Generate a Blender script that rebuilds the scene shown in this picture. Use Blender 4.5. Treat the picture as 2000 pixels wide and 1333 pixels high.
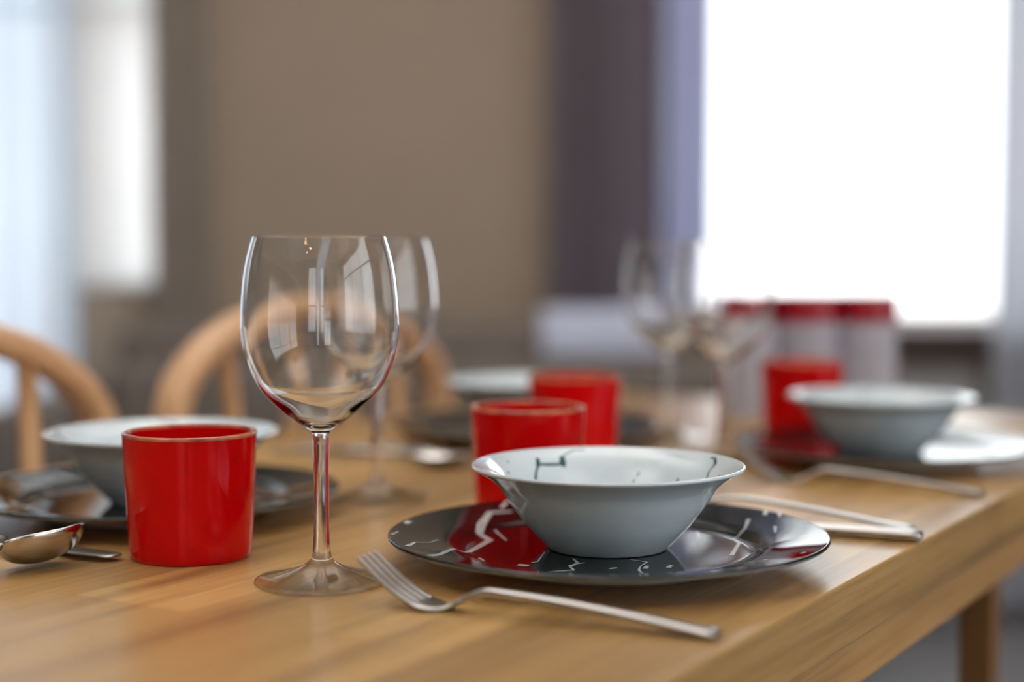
import bpy, bmesh, math, random
from mathutils import Vector, Matrix

for o in list(bpy.data.objects):
    bpy.data.objects.remove(o)
SC = bpy.context.scene
COL = SC.collection
R = math.radians
PI = math.pi
TZ = 0.75                      # height of the table top

# ------------------------------------------------------------------ camera
cam = bpy.data.cameras.new('camera')
cam.sensor_width = 36.0
cam.lens = 55.44
cam.clip_start = 0.02
cam.dof.use_dof = True
cam.dof.focus_distance = 0.93
cam.dof.aperture_fstop = 2.0
cam.dof.aperture_blades = 0
co = bpy.data.objects.new('camera', cam)
COL.objects.link(co)
co.location = (0, 0, TZ + 0.193)
co.rotation_euler = (R(90 - 3.372), 0, 0)
SC.camera = co

# ------------------------------------------------------------------ world, daylight, exposure
W = bpy.data.worlds.new('sky')
SC.world = W
W.use_nodes = True
nt = W.node_tree
nt.nodes.clear()
wo = nt.nodes.new('ShaderNodeOutputWorld')
bg = nt.nodes.new('ShaderNodeBackground')
tc = nt.nodes.new('ShaderNodeTexCoord')
sep = nt.nodes.new('ShaderNodeSeparateXYZ')
mr = nt.nodes.new('ShaderNodeMapRange')
mr.inputs[1].default_value = -0.25
mr.inputs[2].default_value = 0.25
cr = nt.nodes.new('ShaderNodeValToRGB')
cr.color_ramp.elements[0].position = 0.25
cr.color_ramp.elements[0].color = (0.62, 0.55, 0.53, 1)
cr.color_ramp.elements[1].position = 0.55
cr.color_ramp.elements[1].color = (0.93, 0.97, 1.0, 1)
nt.links.new(tc.outputs['Generated'], sep.inputs[0])
nt.links.new(sep.outputs['Z'], mr.inputs[0])
nt.links.new(mr.outputs[0], cr.inputs[0])
nt.links.new(cr.outputs[0], bg.inputs[0])
bg.inputs[1].default_value = 3.3
nt.links.new(bg.outputs[0], wo.inputs[0])

SC.view_settings.view_transform = 'Standard'
SC.view_settings.look = 'None'
SC.view_settings.exposure = 0.0
SC.view_settings.gamma = 1.0
SC.view_settings.use_curve_mapping = False
cy = SC.cycles
cy.use_denoising = True
cy.max_bounces = 16
cy.diffuse_bounces = 6
cy.glossy_bounces = 6
cy.transmission_bounces = 14
cy.transparent_max_bounces = 24
cy.sample_clamp_indirect = 6.0
cy.blur_glossy = 0.3
cy.caustics_refractive = True
cy.caustics_reflective = False

# room openings: (x0, x1, z0, z1) on the back wall (y = 3.8) and the rear wall (y = -2.6)
YB, YR, XL, XR, ZC = 4.107, -2.60, -2.30, 2.40, 2.55
WIN_R = (0.440, 1.560, 0.745, 2.20)
WIN_L = (-1.150, -0.915, 0.836, 2.20)
WIN_D = (-2.20, -1.172, 0.40, 2.20)
WIN_B = (-0.75, -0.05, 0.45, 2.25)
WIN_C = (0.42, 0.68, 0.27, 2.25)
WIN_FILL = (-1.9, 1.1, 0.35, 2.30)     # unseen right wall, opening added as side fill, (y0, y1, z0, z1)


def portal(name, loc, rot, sx, sy):
    l = bpy.data.lights.new(name, 'AREA')
    l.shape = 'RECTANGLE'
    l.size, l.size_y = sx, sy
    l.cycles.is_portal = True
    o = bpy.data.objects.new(name, l)
    COL.objects.link(o)
    o.location, o.rotation_euler = loc, rot


for nm, w in (('daylight_portal', WIN_R), ('daylight_portal', WIN_L), ('daylight_portal', WIN_D)):
    portal(nm, ((w[0] + w[1]) / 2, YB + 0.19, (w[2] + w[3]) / 2), (R(-90), 0, 0), w[1] - w[0], w[3] - w[2])
for w in (WIN_B, WIN_C):
    portal('daylight_portal', ((w[0] + w[1]) / 2, YR - 0.19, (w[2] + w[3]) / 2), (R(90), 0, 0), w[1] - w[0], w[3] - w[2])
portal('daylight_portal', (XR + 0.19, (WIN_FILL[0] + WIN_FILL[1]) / 2, (WIN_FILL[2] + WIN_FILL[3]) / 2), (R(90), 0, R(90)),
       WIN_FILL[1] - WIN_FILL[0], WIN_FILL[3] - WIN_FILL[2])


# fill lights added above the view, bounced off the ceiling; their bowls are built below
FILL_LIGHTS = ((-0.20, 2.30, 1.98, 50.0), (-1.20, 0.30, 1.98, 46.0), (1.35, -0.10, 1.98, 32.0))
for lx, ly, lz, lw in FILL_LIGHTS:
    l = bpy.data.lights.new('fill_uplight', 'AREA')
    l.shape = 'DISK'
    l.size = 0.34
    l.energy = lw
    l.color = (1.0, 0.955, 0.90)
    o = bpy.data.objects.new('fill_uplight_source', l)
    COL.objects.link(o)
    o.location = (lx, ly, lz + 0.05)
    o.rotation_euler = (PI, 0, 0)


# ------------------------------------------------------------------ materials
def rgb(r, g, b):
    f = lambda c: ((c / 255 + 0.055) / 1.055) ** 2.4 if c > 10 else c / 255 / 12.92
    return (f(r), f(g), f(b), 1)


class Mat:
    def __init__(s, name):
        s.m = bpy.data.materials.new(name)
        s.m.use_nodes = True
        s.n = s.m.node_tree.nodes
        s.l = s.m.node_tree.links
        s.b = s.n['Principled BSDF']
        s.out = s.n['Material Output']

    def set(s, **k):
        for a, v in k.items():
            s.b.inputs[a.replace('_', ' ')].default_value = v
        return s

    def node(s, t, **k):
        n = s.n.new(t)
        for a, v in k.items():
            setattr(n, a, v)
        return n

    def coords(s, scale=(1, 1, 1), rot=(0, 0, 0)):
        t = s.node('ShaderNodeTexCoord')
        m = s.node('ShaderNodeMapping')
        m.inputs['Scale'].default_value = scale
        m.inputs['Rotation'].default_value = rot
        s.l.new(t.outputs['Object'], m.inputs[0])
        return m.outputs[0]

    def noise(s, vec, scale, detail=4, rough=0.5, dist=0):
        n = s.node('ShaderNodeTexNoise')
        n.inputs['Scale'].default_value = scale
        n.inputs['Detail'].default_value = detail
        n.inputs['Roughness'].default_value = rough
        n.inputs['Distortion'].default_value = dist
        s.l.new(vec, n.inputs['Vector'])
        return n.outputs[0]

    def ramp(s, fac, stops):
        r = s.node('ShaderNodeValToRGB')
        e = r.color_ramp.elements
        while len(e) < len(stops):
            e.new(0.5)
        for i, (p, c) in enumerate(stops):
            e[i].position = p
            e[i].color = c
        s.l.new(fac, r.inputs[0])
        return r.outputs[0]

    def mix(s, fac, a, b, mode='MIX'):
        n = s.node('ShaderNodeMix', data_type='RGBA', blend_type=mode)
        for v, i in ((fac, 0), (a, 6), (b, 7)):
            if hasattr(v, 'is_linked') or hasattr(v, 'links'):
                s.l.new(v, n.inputs[i])
            else:
                n.inputs[i].default_value = v
        return n.outputs[2]

    def bump(s, h, strength=0.2, dist=0.001):
        n = s.node('ShaderNodeBump')
        n.inputs['Strength'].default_value = strength
        n.inputs['Distance'].default_value = dist
        s.l.new(h, n.inputs['Height'])
        s.l.new(n.outputs[0], s.b.inputs['Normal'])

    def base(s, c):
        s.l.new(c, s.b.inputs['Base Color'])
        return s


def flat(name, col, rough=0.5, metal=0.0, var=0.06, scale=8, bump=0.0):
    """a plain surface with slight tone variation"""
    m = Mat(name).set(Roughness=rough, Metallic=metal)
    n = m.noise(m.coords(), scale, 5)
    d = tuple(max(0, c * (1 - var)) for c in col[:3]) + (1,)
    u = tuple(min(1, c * (1 + var)) for c in col[:3]) + (1,)
    m.base(m.ramp(n, [(0.3, d), (0.7, u)]))
    if bump:
        m.bump(m.noise(m.coords(), scale * 30, 3), bump, 0.002)
    return m.m


def wood(name, light, mid, dark, along, rough=0.35, staves=True, gscale=1.0):
    m = Mat(name).set(Roughness=rough)
    sc = [60 * gscale, 60 * gscale, 60 * gscale]
    sc[along] = 2.2 * gscale
    v = m.coords(tuple(sc))
    g = m.noise(v, 1.0, 6, 0.6, 0.4)
    sc2 = [330 * gscale] * 3
    sc2[along] = 9 * gscale
    fine = m.noise(m.coords(tuple(sc2)), 1.0, 4, 0.65)
    sc3 = [9.0] * 3
    sc3[along] = 1.6
    big = m.noise(m.coords(tuple(sc3)), 1.0, 3, 0.5, 1.2)
    c = m.ramp(g, [(0.30, dark), (0.5, mid), (0.72, light)])
    c2 = m.ramp(big, [(0.35, dark), (0.62, light)])
    c = m.mix(0.35, c, c2)
    f = m.ramp(fine, [(0.34, (0.55, 0.50, 0.44, 1)), (0.52, (1, 1, 1, 1))])
    c = m.mix(0.45, c, f, 'MULTIPLY')
    if staves:
        br = m.node('ShaderNodeTexBrick', offset=0.37, squash=1.0)
        br.inputs['Scale'].default_value = 1.0
        br.inputs['Brick Width'].default_value = 0.62
        br.inputs['Row Height'].default_value = 0.082
        br.inputs['Mortar Size'].default_value = 0.0004
        br.inputs['Mortar Smooth'].default_value = 0.3
        br.inputs['Color1'].default_value = (0.60, 0.54, 0.47, 1)
        br.inputs['Color2'].default_value = (1.18, 1.15, 1.10, 1)
        br.inputs['Mortar'].default_value = (0.45, 0.36, 0.27, 1)
        m.l.new(m.coords(), br.inputs['Vector'])
        c = m.mix(0.75, c, br.outputs[0], 'MULTIPLY')
    m.base(c)
    m.bump(fine, 0.35, 0.0006)
    return m.m


def glaze(name, col, rough=0.05, spots=None, tint=None, ior=1.5):
    m = Mat(name).set(Roughness=rough)
    m.b.inputs['IOR'].default_value = ior
    n = m.noise(m.coords(), 60, 4)
    t = tint or tuple(c * 0.85 for c in col[:3]) + (1,)
    c = m.ramp(n, [(0.35, t), (0.6, col)])
    if spots:
        sp = m.noise(m.coords(), 420, 3, 0.6)
        c = m.mix(m.ramp(sp, [(0.62, (0, 0, 0, 1)), (0.72, (1, 1, 1, 1))]), c, spots)
    m.base(c)
    return m.m


def glass(name, col=(1, 1, 1, 1), ior=1.5, thin=0.0):
    m = Mat(name)
    g = m.node('ShaderNodeBsdfGlass')
    g.inputs['Color'].default_value = col
    g.inputs['Roughness'].default_value = 0.0
    g.inputs['IOR'].default_value = ior
    if thin:        # thin walls pass light on almost undeviated
        t = m.node('ShaderNodeBsdfTransparent')
        x = m.node('ShaderNodeMixShader')
        x.inputs[0].default_value = thin
        m.l.new(g.outputs[0], x.inputs[1])
        m.l.new(t.outputs[0], x.inputs[2])
        g = x
    m.l.new(g.outputs[0], m.out.inputs[0])
    return m.m


def pane_mat(name):
    m = Mat(name)
    t = m.node('ShaderNodeBsdfTransparent')
    t.inputs[0].default_value = (0.97, 0.985, 0.98, 1)
    g = m.node('ShaderNodeBsdfGlossy')
    g.inputs['Roughness'].default_value = 0.01
    mx = m.node('ShaderNodeMixShader')
    mx.inputs[0].default_value = 0.05
    m.l.new(t.outputs[0], mx.inputs[1])
    m.l.new(g.outputs[0], mx.inputs[2])
    m.l.new(mx.outputs[0], m.out.inputs[0])
    return m.m


def cloth(name, col, trans=0.5, clear=0.0, tcol=None):
    """woven cloth: part diffuse, part translucent, and for a sheer weave part see-through"""
    m = Mat(name)
    d = m.node('ShaderNodeBsdfDiffuse')
    t = m.node('ShaderNodeBsdfTranslucent')
    v = m.coords((1, 1, 0.05))
    n = m.noise(v, 60, 3)
    k = m.ramp(n, [(0.3, tuple(c * 0.88 for c in col[:3]) + (1,)), (0.7, col)])
    m.l.new(k, d.inputs[0])
    if tcol:
        t.inputs[0].default_value = tcol
    else:
        m.l.new(k, t.inputs[0])
    mx = m.node('ShaderNodeMixShader')
    mx.inputs[0].default_value = trans
    m.l.new(d.outputs[0], mx.inputs[1])
    m.l.new(t.outputs[0], mx.inputs[2])
    last = mx
    if clear:
        c = m.node('ShaderNodeBsdfTransparent')
        m2 = m.node('ShaderNodeMixShader')
        m2.inputs[0].default_value = clear
        m.l.new(mx.outputs[0], m2.inputs[1])
        m.l.new(c.outputs[0], m2.inputs[2])
        last = m2
    m.l.new(last.outputs[0], m.out.inputs[0])
    return m.m


M = {}
M['wall'] = flat('wall_paint', (0.385, 0.305, 0.238, 1), 0.85, var=0.03, scale=3)
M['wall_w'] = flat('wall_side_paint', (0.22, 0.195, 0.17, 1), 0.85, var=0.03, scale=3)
M['ceil'] = flat('ceiling_paint', (0.75, 0.74, 0.72, 1), 0.9, var=0.02)
M['floor'] = wood('floor_boards', (0.30, 0.31, 0.34, 1), (0.24, 0.25, 0.28, 1), (0.17, 0.17, 0.19, 1), 0, 0.45, True, 0.6)
M['frame'] = flat('white_frame_paint', (0.72, 0.74, 0.76, 1), 0.4, var=0.02)
M['pane'] = pane_mat('window_pane')
M['sill'] = wood('dark_red_sill', (0.060, 0.018, 0.022, 1), (0.045, 0.012, 0.016, 1), (0.025, 0.008, 0.010, 1), 0, 0.35, False)
M['table'] = wood('oiled_table_wood', (0.62, 0.40, 0.165, 1), (0.49, 0.30, 0.108, 1), (0.21, 0.115, 0.040, 1), 0, 0.29)
M['table_edge'] = wood('table_side_wood', (0.52, 0.30, 0.115, 1), (0.42, 0.225, 0.08, 1), (0.27, 0.13, 0.045, 1), 0, 0.42, False)
M['leg'] = wood('table_leg_wood', (0.25, 0.115, 0.032, 1), (0.20, 0.088, 0.022, 1), (0.12, 0.05, 0.012, 1), 2, 0.45, False)
M['chair'] = wood('pale_bent_beech', (0.74, 0.47, 0.28, 1), (0.68, 0.42, 0.235, 1), (0.58, 0.33, 0.165, 1), 0, 0.4, False, 0.5)
M['chair_v'] = wood('pale_turned_beech', (0.70, 0.42, 0.22, 1), (0.62, 0.35, 0.165, 1), (0.50, 0.26, 0.11, 1), 2, 0.4, False, 0.5)
M['red'] = glaze('red_glaze', (0.55, 0.0015, 0.0025, 1), 0.07, spots=(0.40, 0.001, 0.002, 1), tint=(0.51, 0.001, 0.002, 1))
M['red'].node_tree.nodes['Principled BSDF'].inputs['IOR'].default_value = 1.48
M['red'].node_tree.nodes['Principled BSDF'].inputs['Specular Tint'].default_value = (1.0, 0.34, 0.38, 1)
M['rim'] = glaze('brown_rim_glaze', (0.58, 0.20, 0.10, 1), 0.15, tint=(0.30, 0.07, 0.045, 1))
M['black'] = glaze('black_glaze', (0.005, 0.010, 0.010, 1), 0.03, ior=1.40)
M['white_vein'] = glaze('white_vein_glaze', (0.72, 0.78, 0.80, 1), 0.06)
M['grey_under'] = glaze('grey_white_underside', (0.76, 0.755, 0.74, 1), 0.12)
M['lip'] = glaze('grey_green_edge_glaze', (0.20, 0.215, 0.20, 1), 0.08)
M['porc'] = glaze('white_porcelain', (0.64, 0.72, 0.77, 1), 0.035, tint=(0.61, 0.70, 0.755, 1))
M['green_vein'] = glaze('dark_green_vein', (0.02, 0.075, 0.075, 1), 0.06)
M['steel'] = flat('polished_steel', (0.56, 0.54, 0.53, 1), 0.16, 1.0, var=0.03, scale=20)
M['steel_b'] = flat('brushed_steel', (0.46, 0.44, 0.43, 1), 0.24, 1.0, var=0.05, scale=40)
M['glass'] = glass('clear_crystal')
M['glass_bowl'] = glass('clear_crystal_bowl', thin=0.0)
M['glass_foot'] = glass('clear_crystal_foot')
M['jar'] = glass('jar_glass', (0.97, 0.985, 0.99, 1), 1.48)
_n, _l = M['jar'].node_tree.nodes, M['jar'].node_tree.links
_t = _n.new('ShaderNodeBsdfTranslucent')
_t.inputs[0].default_value = (0.92, 0.92, 0.99, 1)
_d = _n.new('ShaderNodeBsdfDiffuse')
_d.inputs[0].default_value = (0.80, 0.80, 0.90, 1)
_y = _n.new('ShaderNodeMixShader')
_y.inputs[0].default_value = 0.5
_l.new(_t.outputs[0], _y.inputs[1])
_l.new(_d.outputs[0], _y.inputs[2])
_x = _n.new('ShaderNodeMixShader')
_x.inputs[0].default_value = 0.62
_g = [n for n in _n if n.type == 'BSDF_GLASS'][0]
_l.new(_g.outputs[0], _x.inputs[1])
_l.new(_y.outputs[0], _x.inputs[2])
_l.new(_x.outputs[0], _n['Material Output'].inputs[0])
M['lid'] = flat('dark_red_lid', (0.30, 0.004, 0.018, 1), 0.35, var=0.05)
M['curtain_d'] = cloth('purple_grey_curtain', (0.25, 0.215, 0.255, 1), 0.36)
M['curtain_l'] = cloth('lavender_sheer', (0.46, 0.49, 0.70, 1), 0.5, 0.0)
M['curtain_r'] = cloth('pale_blue_sheer', (0.70, 0.73, 0.82, 1), 0.36, 0.0)
M['curtain_w'] = cloth('white_sheer', (0.66, 0.78, 0.92, 1), 0.55, 0.10)
M['blind'] = cloth('white_blind_cloth', (0.86, 0.86, 0.86, 1), 0.95, 0.20)
M['curtain_g'] = cloth('taupe_curtain', (0.33, 0.285, 0.25, 1), 0.22)
M['sofa'] = flat('dark_taupe_upholstery', (0.16, 0.135, 0.12, 1), 0.9, var=0.1, scale=30, bump=0.3)
M['pouf'] = flat('charcoal_upholstery', (0.05, 0.048, 0.047, 1), 0.9, var=0.1, scale=30, bump=0.3)
M['cushion'] = flat('pale_lavender_blanket', (0.70, 0.75, 0.96, 1), 0.9, var=0.03, scale=30, bump=0.2)
M['radiator'] = flat('grey_radiator_enamel', (0.42, 0.42, 0.44, 1), 0.5, var=0.02)
M['brass'] = flat('brushed_brass', (0.75, 0.52, 0.25, 1), 0.25, 1.0)


def emis(name, col, st):
    m = Mat(name)
    m.set(Emission_Color=col, Emission_Strength=st)
    return m.m


M['bulb'] = emis('warm_bulb', (1.0, 0.62, 0.28, 1), 60)


# ------------------------------------------------------------------ mesh helpers
def tag(o, label=None, cat=None, group=None, kind=None):
    for k, v in (('label', label), ('category', cat), ('group', group), ('kind', kind)):
        if v:
            o[k] = v
    return o


def link(name, me, mats, parent=None, smooth=True):
    for m in (mats if isinstance(mats, (list, tuple)) else [mats]):
        me.materials.append(m)
    for p in me.polygons:
        p.use_smooth = smooth
    o = bpy.data.objects.new(name, me)
    COL.objects.link(o)
    if parent:
        o.parent = parent
    return o


def mesh(name, vs, fs, mats, parent=None, smooth=True, mi=None):
    me = bpy.data.meshes.new(name)
    me.from_pydata([tuple(v) for v in vs], [], fs)
    o = link(name, me, mats, parent, smooth)
    if mi:
        for p, i in zip(me.polygons, mi):
            p.material_index = i
    return o


def empty(name, loc, rz=0.0, label=None, cat=None, group=None):
    o = bpy.data.objects.new(name, None)
    o.empty_display_size = 0.05
    COL.objects.link(o)
    o.location = loc
    o.rotation_euler = (0, 0, rz)
    return tag(o, label, cat, group)


def spline(pts, n=6, closed=False):
    """Catmull-Rom through 2D / 3D points; a point repeated makes a corner"""
    out = []
    L = len(pts)
    for i in range(L if closed else L - 1):
        p0 = pts[(i - 1) % L if closed else max(i - 1, 0)]
        p1, p2 = pts[i], pts[(i + 1) % L]
        p3 = pts[(i + 2) % L if closed else min(i + 2, L - 1)]
        if p1 == p2:
            continue
        for k in range(n):
            t = k / n
            out.append(tuple(0.5 * (2 * b + (c - a) * t + (2 * a - 5 * b + 4 * c - d) * t * t
                                    + (3 * b - a - 3 * c + d) * t ** 3) for a, b, c, d in zip(p0, p1, p2, p3)))
    if not closed:
        out.append(tuple(pts[-1]))
    return out


def lathe_geo(prof, seg=96, base=0):
    """profile (r, z): from the bottom centre outward and up gives outward normals"""
    vs, fs, rows = [], [], []
    for r, z in prof:
        if r < 1e-7:
            rows.append([base + len(vs)])
            vs.append((0, 0, z))
        else:
            rows.append([base + len(vs) + k for k in range(seg)])
            for k in range(seg):
                a = 2 * PI * k / seg
                vs.append((r * math.cos(a), r * math.sin(a), z))
    for a, b in zip(rows, rows[1:]):
        for k in range(seg):
            k2 = (k + 1) % seg
            if len(a) == 1 and len(b) == 1:
                continue
            if len(a) == 1:
                fs.append((a[0], b[k2], b[k]))
            elif len(b) == 1:
                fs.append((a[k], a[k2], b[0]))
            else:
                fs.append((a[k], a[k2], b[k2], b[k]))
    return vs, fs


def lathe(name, prof, mats, parent=None, seg=96, smooth=True):
    vs, fs = lathe_geo(prof, seg)
    return mesh(name, vs, fs, mats, parent, smooth)


def box_geo(x0, x1, y0, y1, z0, z1, base=0):
    v = [(x, y, z) for x in (x0, x1) for y in (y0, y1) for z in (z0, z1)]
    f = [(0, 1, 3, 2), (4, 6, 7, 5), (0, 4, 5, 1), (2, 3, 7, 6), (0, 2, 6, 4), (1, 5, 7, 3)]
    return v, [tuple(base + i for i in q) for q in f]


def boxes(name, bs, mats, parent=None, bevel=0.0, seg=2):
    vs, fs = [], []
    for b in bs:
        v, f = box_geo(*b, base=len(vs))
        vs += v
        fs += f
    o = mesh(name, vs, fs, mats, parent, False)
    if bevel:
        m = o.modifiers.new('bevel', 'BEVEL')
        m.width = bevel
        m.segments = seg
        m.limit_method = 'ANGLE'
        for p in o.data.polygons:
            p.use_smooth = True
        w = o.modifiers.new('wn', 'WEIGHTED_NORMAL')
        w.keep_sharp = False
    return o


def loft(secs, n=16, power=2.6, cap=True, base=0):
    """secs: (centre, side vector, up vector, half width, half height); superellipse sections"""
    vs, fs = [], []
    for c, s, u, w, h in secs:
        for k in range(n):
            a = 2 * PI * k / n
            ca, sa = math.cos(a), math.sin(a)
            x = math.copysign(abs(ca) ** (2 / power), ca) * w
            y = math.copysign(abs(sa) ** (2 / power), sa) * h
            vs.append(tuple(Vector(c) + Vector(s) * x + Vector(u) * y))
    for i in range(len(secs) - 1):
        for k in range(n):
            k2 = (k + 1) % n
            fs.append(tuple(base + j for j in (i * n + k, i * n + k2, (i + 1) * n + k2, (i + 1) * n + k)))
    if cap:
        fs.append(tuple(base + k for k in range(n - 1, -1, -1)))
        e = (len(secs) - 1) * n
        fs.append(tuple(base + e + k for k in range(n)))
    return vs, fs


def path_loft(name, pts, up, ws, hs, mat, parent, n=16, power=2.6):
    """sweep along 3D points; width is across the plane given by `up`"""
    secs = []
    L = len(pts)
    for i, p in enumerate(pts):
        a, b = Vector(pts[max(i - 1, 0)]), Vector(pts[min(i + 1, L - 1)])
        t = (b - a).normalized()
        s = Vector(up).cross(t).normalized()
        u = t.cross(s).normalized()
        secs.append((p, s, u, ws[i] if hasattr(ws, '__len__') else ws, hs[i] if hasattr(hs, '__len__') else hs))
    vs, fs = loft(secs, n, power)
    o = mesh(name, vs, fs, mat, parent)
    bm = bmesh.new()
    bm.from_mesh(o.data)
    bmesh.ops.recalc_face_normals(bm, faces=bm.faces)
    bm.to_mesh(o.data)
    bm.free()
    return o


def copy_tree(o, parent=None):
    c = o.copy()
    COL.objects.link(c)
    if parent:
        c.parent = parent
        c.matrix_parent_inverse = o.matrix_parent_inverse.copy()
    for ch in list(o.children):
        copy_tree(ch, c)
    return c


def place(o, loc, rz, label, group=None):
    o.location = loc
    o.rotation_euler = (0, 0, rz)
    o['label'] = label
    if group:
        o['group'] = group
    return o


# ------------------------------------------------------------------ room shell
def wall_with_holes(name, axis, pos, thick, span, zr, holes, mat):
    """axis 'y': wall across x at y=pos; axis 'x': wall across y at x=pos"""
    bs = []
    cur = span[0]

    def add(a, b, z0, z1):
        if b - a < 1e-4 or z1 - z0 < 1e-4:
            return
        if axis == 'y':
            bs.append((a, b, min(pos, pos + thick), max(pos, pos + thick), z0, z1))
        else:
            bs.append((min(pos, pos + thick), max(pos, pos + thick), a, b, z0, z1))
    for h in sorted(holes):
        add(cur, h[0], zr[0], zr[1])
        add(h[0], h[1], zr[0], h[2])
        add(h[0], h[1], h[3], zr[1])
        cur = h[1]
    add(cur, span[1], zr[0], zr[1])
    o = boxes(name, bs, mat)
    return tag(o, kind='structure')


wall_with_holes('wall_back', 'y', YB, 0.20, (XL - 0.2, XR + 0.2), (0, ZC), [WIN_D, WIN_L, WIN_R], M['wall'])
wall_with_holes('wall_rear', 'y', YR, -0.20, (XL - 0.2, XR + 0.2), (0, ZC), [WIN_B, WIN_C], M['wall_w'])
wall_with_holes('wall_right', 'x', XR, 0.20, (YR, YB), (0, ZC), [WIN_FILL], M['wall_w'])
wall_with_holes('wall_left', 'x', XL, -0.20, (YR, YB), (0, ZC), [], M['wall_w'])
tag(boxes('floor', [(XL - 0.2, XR + 0.2, YR - 0.2, YB + 0.2, -0.1, 0)], M['floor']), kind='structure')
tag(boxes('ceiling', [(XL - 0.2, XR + 0.2, YR - 0.2, YB + 0.2, ZC, ZC + 0.1)], M['ceil']), kind='structure')
tag(boxes('baseboard_back', [(XL, XR, YB - 0.016, YB, 0, 0.11)], M['frame'], bevel=0.003), kind='structure')
tag(boxes('baseboard_right', [(XR - 0.016, XR, YR, YB - 0.02, 0, 0.11)], M['frame'], bevel=0.003), kind='structure')
tag(boxes('baseboard_left', [(XL, XL + 0.016, YR, YB - 0.02, 0, 0.11)], M['frame'], bevel=0.003), kind='structure')


def window(name, axis, pos, sgn, w, bars_v=(), bars_h=(), fr=0.045):
    """frame set in the opening, with glazing bars and one sheet of glass"""
    a, b, z0, z1 = w
    y0, y1 = pos + sgn * 0.09, pos + sgn * 0.15
    y0, y1 = min(y0, y1), max(y0, y1)
    r = []
    add = lambda p, q, s, t, d=0.0: r.append((p, q, y0 + d, y1 - d, s, t))
    add(a, a + fr, z0, z1)
    add(b - fr, b, z0, z1)
    add(a + fr, b - fr, z0, z0 + fr)
    add(a + fr, b - fr, z1 - fr, z1)
    for x in bars_v:
        add(x - 0.014, x + 0.014, z0 + fr, z1 - fr, 0.008)
    for z in bars_h:
        add(a + fr, b - fr, z - 0.016, z + 0.016, 0.010)
    if axis == 'x':
        r = [(c, d, p, q, s, t) for p, q, c, d, s, t in r]
    o = boxes(name, r, M['frame'])
    tag(o, kind='structure')
    ym = (y0 + y1) / 2
    g = (a + fr, b - fr, ym - 0.002, ym + 0.002, z0 + fr, z1 - fr)
    if axis == 'x':
        g = (g[2], g[3], g[0], g[1], g[4], g[5])
    # a single sheet: the thin-pane shader carries both faces
    if axis == 'y':
        vs = [(g[0], ym, g[4]), (g[1], ym, g[4]), (g[1], ym, g[5]), (g[0], ym, g[5])]
    else:
        vs = [(ym, g[2], g[4]), (ym, g[3], g[4]), (ym, g[3], g[5]), (ym, g[2], g[5])]
    mesh('pane', vs, [(0, 1, 2, 3)], M['pane'], o, False)
    return o


window('window_1', 'y', YB, 1, WIN_R, fr=0.022)
window('window_2', 'y', YB, 1, WIN_L, bars_v=(-1.075,), bars_h=(1.575,), fr=0.012)
window('window_6', 'y', YB, 1, WIN_D, bars_h=(1.575,), fr=0.014)
window('window_3', 'y', YR, -1, WIN_B, bars_v=(-0.40,), bars_h=(1.25,))
window('window_5', 'y', YR, -1, WIN_C, bars_h=(1.25,))
window('fill_window', 'x', XR, 1, WIN_FILL, bars_v=(-0.9, 0.1), bars_h=(1.75,))  # added out of view to brighten the table side and cups
tag(boxes('trim_1', [(WIN_R[0] - 0.14, WIN_R[1] + 0.02, YB - 0.13, YB + 0.10, 0.690, 0.744)], M['sill'], bevel=0.006),
    kind='structure')

# ------------------------------------------------------------------ curtains
rnd = random.Random(4)


def curtain(name, x0, x1, y, z0, z1, folds, amp, mat, label, group=None, ph=0.0, dy=0.0):
    nx, nz = folds * 14, 24
    vs, fs = [], []
    for j in range(nz + 1):
        t = j / nz
        z = z0 + (z1 - z0) * t
        for i in range(nx + 1):
            s = i / nx
            a = 2 * PI * folds * s + ph
            wob = 0.25 * math.sin(3.1 * s * folds + 2.0 * t + ph)
            k = amp * (0.75 + 0.25 * (1 - t))
            vs.append((x0 + (x1 - x0) * s + 0.25 * k * math.sin(2 * a + 1) * (0.5 + 0.5 * (1 - t)),
                       y + dy * s + k * (math.sin(a + wob) + 0.25 * math.sin(2.3 * a)), z))
    for j in range(nz):
        for i in range(nx):
            q = j * (nx + 1) + i
            fs.append((q, q + 1, q + nx + 2, q + nx + 1))
    o = mesh(name, vs, fs, mat)
    return tag(o, label, 'curtain', group)


def curtain_rod(x0, x1, y, z, label):
    r = empty('curtain_rod', (0, 0, 0), 0, label, 'curtain rod')
    path_loft('rod', [(x0, y, z), ((x0 + x1) / 2, y, z), (x1, y, z)], (0, 0, 1), 0.011, 0.011, M['frame'], r, 16, 2)
    for x in (x0 + 0.05, x1 - 0.05):
        boxes('bracket', [(x - 0.01, x + 0.01, y + 0.008, YB, z - 0.01, z + 0.01)], M['frame'], r, 0.002)
    return r


curtain('curtain', 0.085, 0.375, 3.967, 0.04, 2.33, 4, 0.030, M['curtain_d'],
        'dark purple-grey opaque curtain gathered left of the bright right-hand window', ph=0.6)
curtain('sheer_curtain', 0.385, 0.515, 3.987, 0.04, 2.33, 2, 0.018, M['curtain_l'],
        'narrow lavender curtain strip between the dark curtain and the bright window', ph=2.0)
curtain('sheer_curtain', 1.210, 1.62, 3.947, 0.04, 2.33, 5, 0.022, M['curtain_r'],
        'pale blue-grey sheer curtain at the far right of the right-hand window', ph=1.0)
curtain('sheer_curtain', -2.25, -1.105, 3.977, 0.04, 2.33, 11, 0.022, M['curtain_w'],
        'pale white-blue sheer curtain hanging at the left edge beside the left window', ph=0.4)
curtain('curtain', -0.905, -0.760, 3.977, 0.04, 2.33, 2, 0.020, M['curtain_g'],
        'narrow taupe curtain gathered beside the left window against the tan wall', ph=1.7)
curtain_rod(-0.05, 1.75, 3.967, 2.345, 'pale curtain rod over the right-hand window')
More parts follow.
